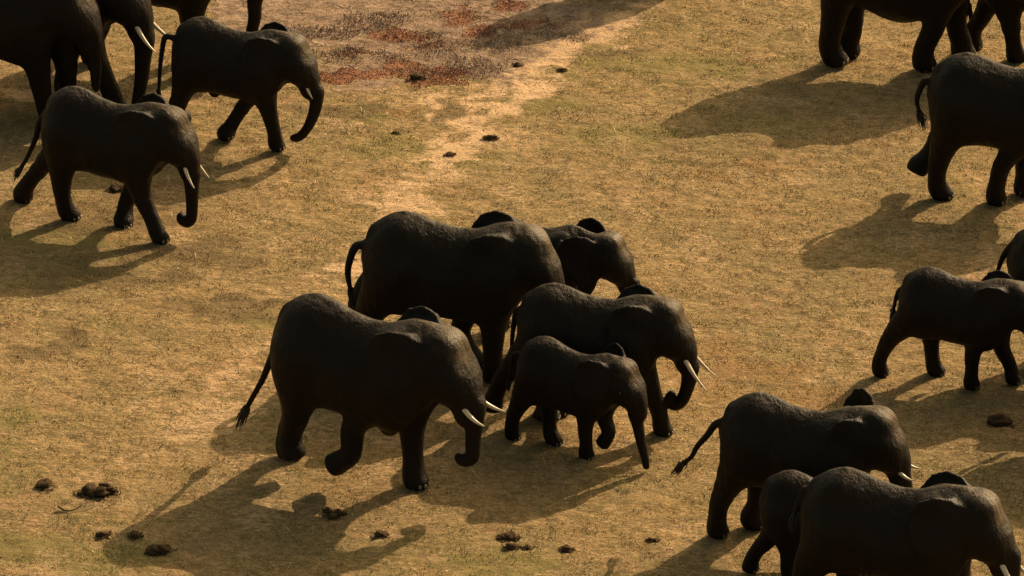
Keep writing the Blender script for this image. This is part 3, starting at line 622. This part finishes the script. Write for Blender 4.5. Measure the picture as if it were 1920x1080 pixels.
# BEGIN POSES
POSES = {
  'E': {'H': 1.85, 'deg': -26, 'loc': (-5.268, 2.212), 'legs': {'hr': [(-0.381, -0.087, 0.305), (-0.377, -0.055, 0.103), (-0.354, -0.022, 0.0)], 'hl': [(-0.699, 0.13, 0.259), (-0.822, 0.141, 0.097), (-0.854, 0.151, 0.0)], 'fr': [(0.282, -0.123, 0.375), (0.372, -0.126, 0.174), (0.435, -0.129, 0.0)], 'fl': [(0.069, 0.087, 0.212), (0.051, 0.053, 0.07), (0.053, 0.02, 0.0)]}, 'trunk': [(0.635, 0.0, 0.5), (0.639, 0.0, 0.379), (0.636, 0.0, 0.243), (0.627, 0.0, 0.16), (0.593, 0.0, 0.125), (0.554, 0.0, 0.137), (0.545, 0.0, 0.165)], 'tail': [(-0.59, 0.0, 0.704), (-0.628, 0.0, 0.582), (-0.676, 0.0, 0.472), (-0.731, 0.0, 0.367), (-0.77, 0.0, 0.313)], 'tusk': 0.17, 'label': 'young elephant with short tusks and curled trunk tip, legs mid-stride at the left', 'tuskang': 62, 'tuskcurl': 25},
  'D': {'H': 1.71, 'deg': -23, 'loc': (-3.769, 5.406), 'legs': {'hr': [(-0.477, -0.087, 0.286), (-0.521, -0.053, 0.142), (-0.515, -0.02, 0.0)], 'hl': [(-0.616, 0.143, 0.187), (-0.564, 0.167, 0.06), (-0.609, 0.19, 0.0)], 'fr': [(0.309, -0.096, 0.402), (0.359, -0.073, 0.152), (0.362, -0.049, 0.0)], 'fl': [(0.002, 0.087, 0.249), (-0.1, 0.053, 0.072), (-0.126, 0.02, 0.0)]}, 'trunk': [(0.701, 0.0, 0.52), (0.695, 0.0, 0.394), (0.658, 0.0, 0.28), (0.6, 0.0, 0.17), (0.543, 0.0, 0.11), (0.494, 0.0, 0.096)], 'tail': [(-0.622, 0.0, 0.8), (-0.657, 0.0, 0.685), (-0.683, 0.0, 0.509), (-0.692, 0.0, 0.382), (-0.709, 0.0, 0.254)], 'tusk': 0.12, 'male': 1, 'label': 'smooth young elephant with its trunk swept back, second from the top left corner', 'tuskang': 62, 'tuskcurl': 25, 'px': 0.335},
  'F': {'H': 2.27, 'deg': -30, 'loc': (-1.738, -6.227), 'legs': {'hr': [(-0.357, -0.12, 0.384), (-0.404, -0.12, 0.207), (-0.38, -0.12, 0.12)], 'hl': [(-0.522, 0.111, 0.239), (-0.551, 0.102, 0.092), (-0.54, 0.092, 0.0)], 'fr': [(0.01, -0.123, 0.392), (-0.021, -0.127, 0.209), (-0.129, -0.13, 0.125)], 'fl': [(0.218, 0.108, 0.375), (0.226, 0.097, 0.143), (0.242, 0.085, 0.0)]}, 'trunk': [(0.664, 0.0, 0.592), (0.657, 0.0, 0.485), (0.65, 0.0, 0.366), (0.644, 0.0, 0.288), (0.6, 0.0, 0.259), (0.569, 0.0, 0.268)], 'tail': [(-0.544, 0.0, 0.74), (-0.563, 0.0, 0.647), (-0.603, 0.0, 0.55), (-0.65, 0.0, 0.444), (-0.718, 0.0, 0.322), (-0.758, 0.0, 0.248)], 'tusk': 0.165, 'label': 'big elephant with tusks, lifted forefoot and long tufted tail, front of the central group', 'breast': 1},
  'G': {'H': 2.13, 'deg': -12, 'loc': (-0.705, -2.951), 'legs': {'hr': [(-0.485, -0.087, 0.414), (-0.505, -0.053, 0.229), (-0.493, -0.02, 0.0)], 'hl': [(-0.58, 0.143, 0.399), (-0.607, 0.167, 0.238), (-0.593, 0.19, 0.0)], 'fr': [(0.247, -0.087, 0.392), (0.235, -0.053, 0.187), (0.227, -0.02, 0.0)], 'fl': [(0.016, 0.143, 0.301), (0.02, 0.167, 0.132), (0.076, 0.19, 0.0)]}, 'trunk': [(0.657, 0.0, 0.561), (0.678, 0.0, 0.436), (0.678, 0.0, 0.309)], 'tail': [(-0.593, 0.0, 0.772), (-0.629, 0.0, 0.685), (-0.643, 0.0, 0.61), (-0.638, 0.0, 0.547), (-0.624, 0.0, 0.484)], 'tusk': 0.15, 'label': 'large dark elephant at the back left of the central group, trunk hidden', 'px': 0.27},
  'H': {'H': 1.6, 'deg': -20, 'loc': (0.281, -1.647), 'legs': {'hr': [(-0.30000000000000004, -0.12, 0.3), (-0.33, -0.115, 0.1), (-0.32, -0.115, 0)], 'hl': [(-0.30000000000000004, 0.12, 0.3), (-0.33, 0.115, 0.1), (-0.32, 0.115, 0)], 'fr': [(0.31000000000000005, -0.12, 0.3), (0.28, -0.115, 0.1), (0.29000000000000004, -0.115, 0)], 'fl': [(0.31000000000000005, 0.12, 0.3), (0.28, 0.115, 0.1), (0.29000000000000004, 0.115, 0)]}, 'trunk': [(0.829, 0.0, 0.571), (0.84, 0.0, 0.43), (0.811, 0.0, 0.312)], 'ears': (14, 14), 'tusk': 0.0, 'label': 'young elephant half hidden behind the big dark one, pointed far ear sticking up', 'px': 0.46},
  'I': {'H': 1.8, 'deg': -15, 'loc': (1.034, -4.503), 'legs': {'hr': [(-0.605, -0.12, 0.36), (-0.687, -0.12, 0.181), (-0.7, -0.12, 0.11)], 'hl': [(-0.375, 0.087, 0.102), (-0.406, 0.053, -0.017), (-0.343, 0.02, 0.0)], 'fr': [(0.377, -0.087, 0.397), (0.451, -0.053, 0.165), (0.464, -0.02, 0.0)], 'fl': [(-0.357, 0.124, 0.088), (-0.344, 0.127, 0.002), (-0.304, 0.131, 0.0)]}, 'trunk': [(0.649, 0.0, 0.504), (0.643, 0.0, 0.405), (0.618, 0.0, 0.303), (0.585, 0.0, 0.236), (0.541, 0.0, 0.213), (0.511, 0.0, 0.249), (0.524, 0.0, 0.29)], 'tail': [(-0.559, 0.0, 0.784), (-0.58, 0.0, 0.697), (-0.594, 0.0, 0.568), (-0.599, 0.0, 0.454)], 'tusk': 0.24, 'label': 'elephant with long straight ivory tusks and tightly curled trunk, behind the small calf', 'tuskang': 50, 'tuskcurl': 16},
  'J': {'H': 1.42, 'deg': -33, 'loc': (0.761, -5.356), 'legs': {'hr': [(-0.536, -0.087, 0.317), (-0.607, -0.053, 0.145), (-0.619, -0.02, 0.0)], 'hl': [(-0.328, 0.107, 0.261), (-0.309, 0.093, 0.09), (-0.261, 0.08, 0.0)], 'fr': [(0.167, -0.089, 0.375), (0.148, -0.057, 0.145), (0.129, -0.026, 0.0)], 'fl': [(0.227, 0.107, 0.372), (0.285, 0.093, 0.23), (0.226, 0.08, 0.118)]}, 'trunk': [(0.606, 0.0, 0.516), (0.638, 0.0, 0.382), (0.668, 0.0, 0.247), (0.705, 0.0, 0.131), (0.717, 0.0, 0.052)], 'tail': [(-0.612, 0.0, 0.778), (-0.642, 0.0, 0.656), (-0.658, 0.0, 0.581), (-0.669, 0.0, 0.524)], 'ears': (13, 20), 'tusk': 0.0, 'label': 'small calf with its trunk hanging straight down, in front of the long-tusked elephant', 'hs': 1.04},
  'K': {'H': 1.84, 'deg': -18, 'loc': (3.407, -8.042), 'legs': {'hr': [(-0.514, -0.087, 0.298), (-0.553, -0.053, 0.12), (-0.562, -0.02, 0.0)], 'hl': [(-0.341, 0.143, 0.238), (-0.396, 0.167, 0.075), (-0.376, 0.19, 0.0)], 'fr': [(0.31000000000000005, -0.12, 0.3), (0.28, -0.115, 0.1), (0.29000000000000004, -0.115, 0)], 'fl': [(0.31000000000000005, 0.12, 0.3), (0.28, 0.115, 0.1), (0.29000000000000004, 0.115, 0)]}, 'trunk': [(0.622, 0.0, 0.599), (0.662, 0.0, 0.501), (0.677, 0.0, 0.372), (0.668, 0.0, 0.24)], 'tail': [(-0.589, 0.0, 0.756), (-0.644, 0.0, 0.67), (-0.706, 0.0, 0.59), (-0.743, 0.0, 0.513), (-0.799, 0.0, 0.459)], 'pitch': 7, 'ears': (16, 46), 'tusk': 0.12, 'male': 1, 'label': 'elephant with both ears held out and its tail swung behind, beside two others', 'neck': 0.82, 'earsc': 0.72, 'earup': 0.015},
  'L': {'H': 2.0, 'deg': -18, 'loc': (4.328, -10.605), 'legs': {'hr': [(-0.483, -0.087, 0.4), (-0.532, -0.053, 0.178), (-0.517, -0.02, 0.0)], 'hl': [(-0.30000000000000004, 0.12, 0.3), (-0.33, 0.115, 0.1), (-0.32, 0.115, 0)], 'fr': [(0.2825, -0.12, 0.3), (0.23500000000000001, -0.115, 0.1), (0.23000000000000004, -0.115, 0)], 'fl': [(0.3430000000000001, 0.12, 0.3), (0.334, 0.115, 0.1), (0.34, 0.115, 0)]}, 'trunk': [(0.663, 0.0, 0.618), (0.677, 0.0, 0.503), (0.671, 0.0, 0.362), (0.652, 0.0, 0.266)], 'tail': [(-0.537, 0.0, 0.847), (-0.569, 0.0, 0.772), (-0.585, 0.0, 0.724), (-0.59, 0.0, 0.688)], 'tusk': 0.24, 'label': 'large elephant in the bottom right corner with ear flat against its shoulder', 'tuskang': 54, 'tuskcurl': 22},
  'M': {'H': 1.45, 'deg': -20, 'loc': (3.614, -9.368), 'legs': {'hr': [(-0.277, -0.087, 0.362), (-0.3, -0.053, 0.18), (-0.277, -0.02, 0.0)], 'hl': [(-0.508, 0.143, 0.36), (-0.639, 0.167, 0.181), (-0.7, 0.19, 0.0)], 'fr': [(0.31000000000000005, -0.12, 0.3), (0.28, -0.115, 0.1), (0.29000000000000004, -0.115, 0)], 'fl': [(0.31000000000000005, 0.12, 0.3), (0.28, 0.115, 0.1), (0.29000000000000004, 0.115, 0)]}, 'tail': [(-0.478, 0.0, 0.869), (-0.515, 0.0, 0.749), (-0.524, 0.0, 0.616)], 'tusk': 0, 'label': 'small calf squeezed behind the large corner elephant, one hind leg trailing'},
  'N': {'H': 1.5, 'deg': -20, 'loc': (5.595, -3.22), 'legs': {'hr': [(-0.581, -0.087, 0.391), (-0.693, -0.053, 0.154), (-0.701, -0.02, 0.0)], 'hl': [(-0.303, 0.131, 0.233), (-0.287, 0.143, 0.087), (-0.265, 0.154, 0.0)], 'fr': [(0.125, -0.09, 0.38), (0.1, -0.06, 0.142), (0.088, -0.029, 0.0)], 'fl': [(0.288, 0.143, 0.344), (0.363, 0.167, 0.17), (0.385, 0.19, 0.0)]}, 'tail': [(-0.562, 0.0, 0.758), (-0.59, 0.0, 0.659), (-0.603, 0.0, 0.561)], 'tusk': 0.12, 'label': 'young elephant at the right edge with a hind leg stretched back, head partly cut off'},
  'O': {'H': 1.9, 'deg': -15, 'loc': (7.202, -2.727), 'legs': {'hr': [(-0.30000000000000004, -0.12, 0.3), (-0.33, -0.115, 0.1), (-0.32, -0.115, 0)], 'hl': [(-0.30000000000000004, 0.12, 0.3), (-0.33, 0.115, 0.1), (-0.32, 0.115, 0)], 'fr': [(0.31000000000000005, -0.12, 0.3), (0.28, -0.115, 0.1), (0.29000000000000004, -0.115, 0)], 'fl': [(0.31000000000000005, 0.12, 0.3), (0.28, 0.115, 0.1), (0.29000000000000004, 0.115, 0)]}, 'tail': [(-0.519, 0.0, 0.84), (-0.576, 0.0, 0.759), (-0.609, 0.0, 0.667), (-0.621, 0.0, 0.584)], 'tusk': 0.15, 'label': 'elephant showing only its rump and hanging tail at the right edge'},
  'P': {'H': 2.05, 'deg': -15, 'loc': (6.646, 3.041), 'legs': {'hr': [(-0.447, -0.087, 0.301), (-0.468, -0.053, 0.108), (-0.439, -0.02, 0.0)], 'hl': [(-0.539, 0.113, 0.274), (-0.614, 0.107, 0.172), (-0.631, 0.1, 0.139)], 'fr': [(-0.004, -0.087, 0.345), (-0.069, -0.053, 0.147), (-0.086, -0.02, 0.0)], 'fl': [(0.086, 0.143, 0.269), (0.072, 0.167, 0.163), (0.056, 0.19, 0.0)]}, 'tail': [(-0.575, 0.0, 0.793), (-0.616, 0.0, 0.707), (-0.624, 0.0, 0.638), (-0.602, 0.0, 0.571)], 'tusk': 0.2, 'label': 'elephant with glossy rump and one hind foot kicked up, cut by the right edge'},
  'Q': {'H': 2.5, 'deg': -10, 'loc': (5.546, 8.405), 'legs': {'hr': [(-0.392, -0.087, 0.285), (-0.416, -0.053, 0.127), (-0.39, -0.02, 0.0)], 'hl': [(-0.305, 0.123, 0.217), (-0.336, 0.127, 0.071), (-0.341, 0.13, 0.0)], 'fr': [(0.18, -0.087, 0.285), (0.124, -0.053, 0.134), (0.116, -0.02, 0.0)], 'fl': [(0.279, 0.143, 0.246), (0.308, 0.167, 0.121), (0.319, 0.19, 0.0)]}, 'tail': [(-0.489, 0.0, 0.757), (-0.492, 0.0, 0.674), (-0.486, 0.0, 0.592), (-0.476, 0.0, 0.522)], 'tusk': 0.2, 'label': 'adult elephant seen only as belly and four legs above its long shadow, upper right', 'fat': 0.11},
  'R': {'H': 1.95, 'deg': -12, 'loc': (7.617, 8.586), 'legs': {'hr': [(-0.249, -0.087, 0.184), (-0.235, -0.053, 0.067), (-0.223, -0.02, 0.0)], 'hl': [(-0.508, 0.143, 0.268), (-0.573, 0.167, 0.148), (-0.582, 0.19, 0.0)], 'fr': [(0.31000000000000005, -0.12, 0.3), (0.28, -0.115, 0.1), (0.29000000000000004, -0.115, 0)], 'fl': [(0.31000000000000005, 0.12, 0.3), (0.28, 0.115, 0.1), (0.29000000000000004, 0.115, 0)]}, 'tusk': 0.1, 'label': 'elephant in the top right corner with only hind legs and belly in view'},
  'A': {'H': 2.3, 'deg': -22, 'loc': (-6.471, 7.06), 'legs': {'hr': [(-0.42100000000000004, -0.12, 0.3), (-0.528, -0.115, 0.1), (-0.55, -0.115, 0)], 'hl': [(-0.41000000000000003, 0.12, 0.3), (-0.51, 0.115, 0.1), (-0.53, 0.115, 0)], 'fr': [(0.364, -0.087, 0.339), (0.432, -0.053, 0.148), (0.449, -0.02, 0.0)], 'fl': [(0.093, 0.102, 0.273), (0.061, 0.083, 0.103), (0.085, 0.065, 0.0)]}, 'trunk': [(0.646, 0.0, 0.467), (0.636, 0.0, 0.347), (0.622, 0.0, 0.208), (0.594, 0.0, 0.067), (0.57, 0.0, -0.04)], 'tusk': 0.2, 'label': 'big adult elephant in the top left corner with thick tusks and straight hanging trunk', 'tuskang': 52, 'tuskcurl': 30},
  'B': {'H': 2.3, 'deg': -22, 'loc': (-7.121, 6.42), 'legs': {'hr': [(-0.30000000000000004, -0.12, 0.3), (-0.33, -0.115, 0.1), (-0.32, -0.115, 0)], 'hl': [(-0.30000000000000004, 0.12, 0.3), (-0.33, 0.115, 0.1), (-0.32, 0.115, 0)], 'fr': [(0.303, -0.087, 0.431), (0.316, -0.053, 0.217), (0.343, -0.02, 0.0)], 'fl': [(0.375, 0.143, 0.398), (0.376, 0.167, 0.219), (0.378, 0.19, 0.0)]}, 'trunk': [(0.634, 0.0, 0.616), (0.651, 0.0, 0.449), (0.653, 0.0, 0.28)], 'tusk': 0.0, 'label': 'adult elephant cut off by the left edge, foreleg beside the big tusked one'},
  'C': {'H': 2.25, 'deg': -15, 'loc': (-4.977, 8.599), 'legs': {'hr': [(-0.355, -0.12, 0.3), (-0.42000000000000004, -0.115, 0.1), (-0.43000000000000005, -0.115, 0)], 'hl': [(-0.498, 0.12, 0.3), (-0.654, 0.115, 0.1), (-0.69, 0.115, 0)], 'fr': [(0.244, -0.117, 0.402), (0.247, -0.114, 0.259), (0.252, -0.11, 0.0)], 'fl': [(0.148, 0.125, 0.311), (0.179, 0.129, 0.169), (0.209, 0.134, 0.0)]}, 'trunk': [(0.622, 0.0, 0.468), (0.62, 0.0, 0.361), (0.597, 0.0, 0.253), (0.582, 0.0, 0.18)], 'pitch': -8, 'tusk': 0.2, 'label': 'elephant at the top left showing legs and trunk above the smooth young one'},
  'S': {'H': 2.25, 'deg': 40, 'loc': (2.382, 12.292), 'legs': {'hr': [(-0.30000000000000004, -0.12, 0.3), (-0.33, -0.115, 0.1), (-0.32, -0.115, 0)], 'hl': [(-0.30000000000000004, 0.12, 0.3), (-0.33, 0.115, 0.1), (-0.32, 0.115, 0)], 'fr': [(0.31000000000000005, -0.12, 0.3), (0.28, -0.115, 0.1), (0.29000000000000004, -0.115, 0)], 'fl': [(0.31000000000000005, 0.12, 0.3), (0.28, 0.115, 0.1), (0.29000000000000004, 0.115, 0)]}, 'tusk': 0.2, 'label': 'elephant beyond the top of the picture, casting the shadow next to the cracked mud'},
  'T': {'H': 2.2, 'deg': -15, 'loc': (7.856, -4.928), 'legs': {'hr': [(-0.30000000000000004, -0.12, 0.3), (-0.33, -0.115, 0.1), (-0.32, -0.115, 0)], 'hl': [(-0.30000000000000004, 0.12, 0.3), (-0.33, 0.115, 0.1), (-0.32, 0.115, 0)], 'fr': [(0.31000000000000005, -0.12, 0.3), (0.28, -0.115, 0.1), (0.29000000000000004, -0.115, 0)], 'fl': [(0.31000000000000005, 0.12, 0.3), (0.28, 0.115, 0.1), (0.29000000000000004, 0.115, 0)]}, 'tusk': 0.2, 'label': 'elephant past the right edge, casting the shade behind the large corner elephant'},
}
# END POSES
for key, d in POSES.items():
    build_elephant(key, d)
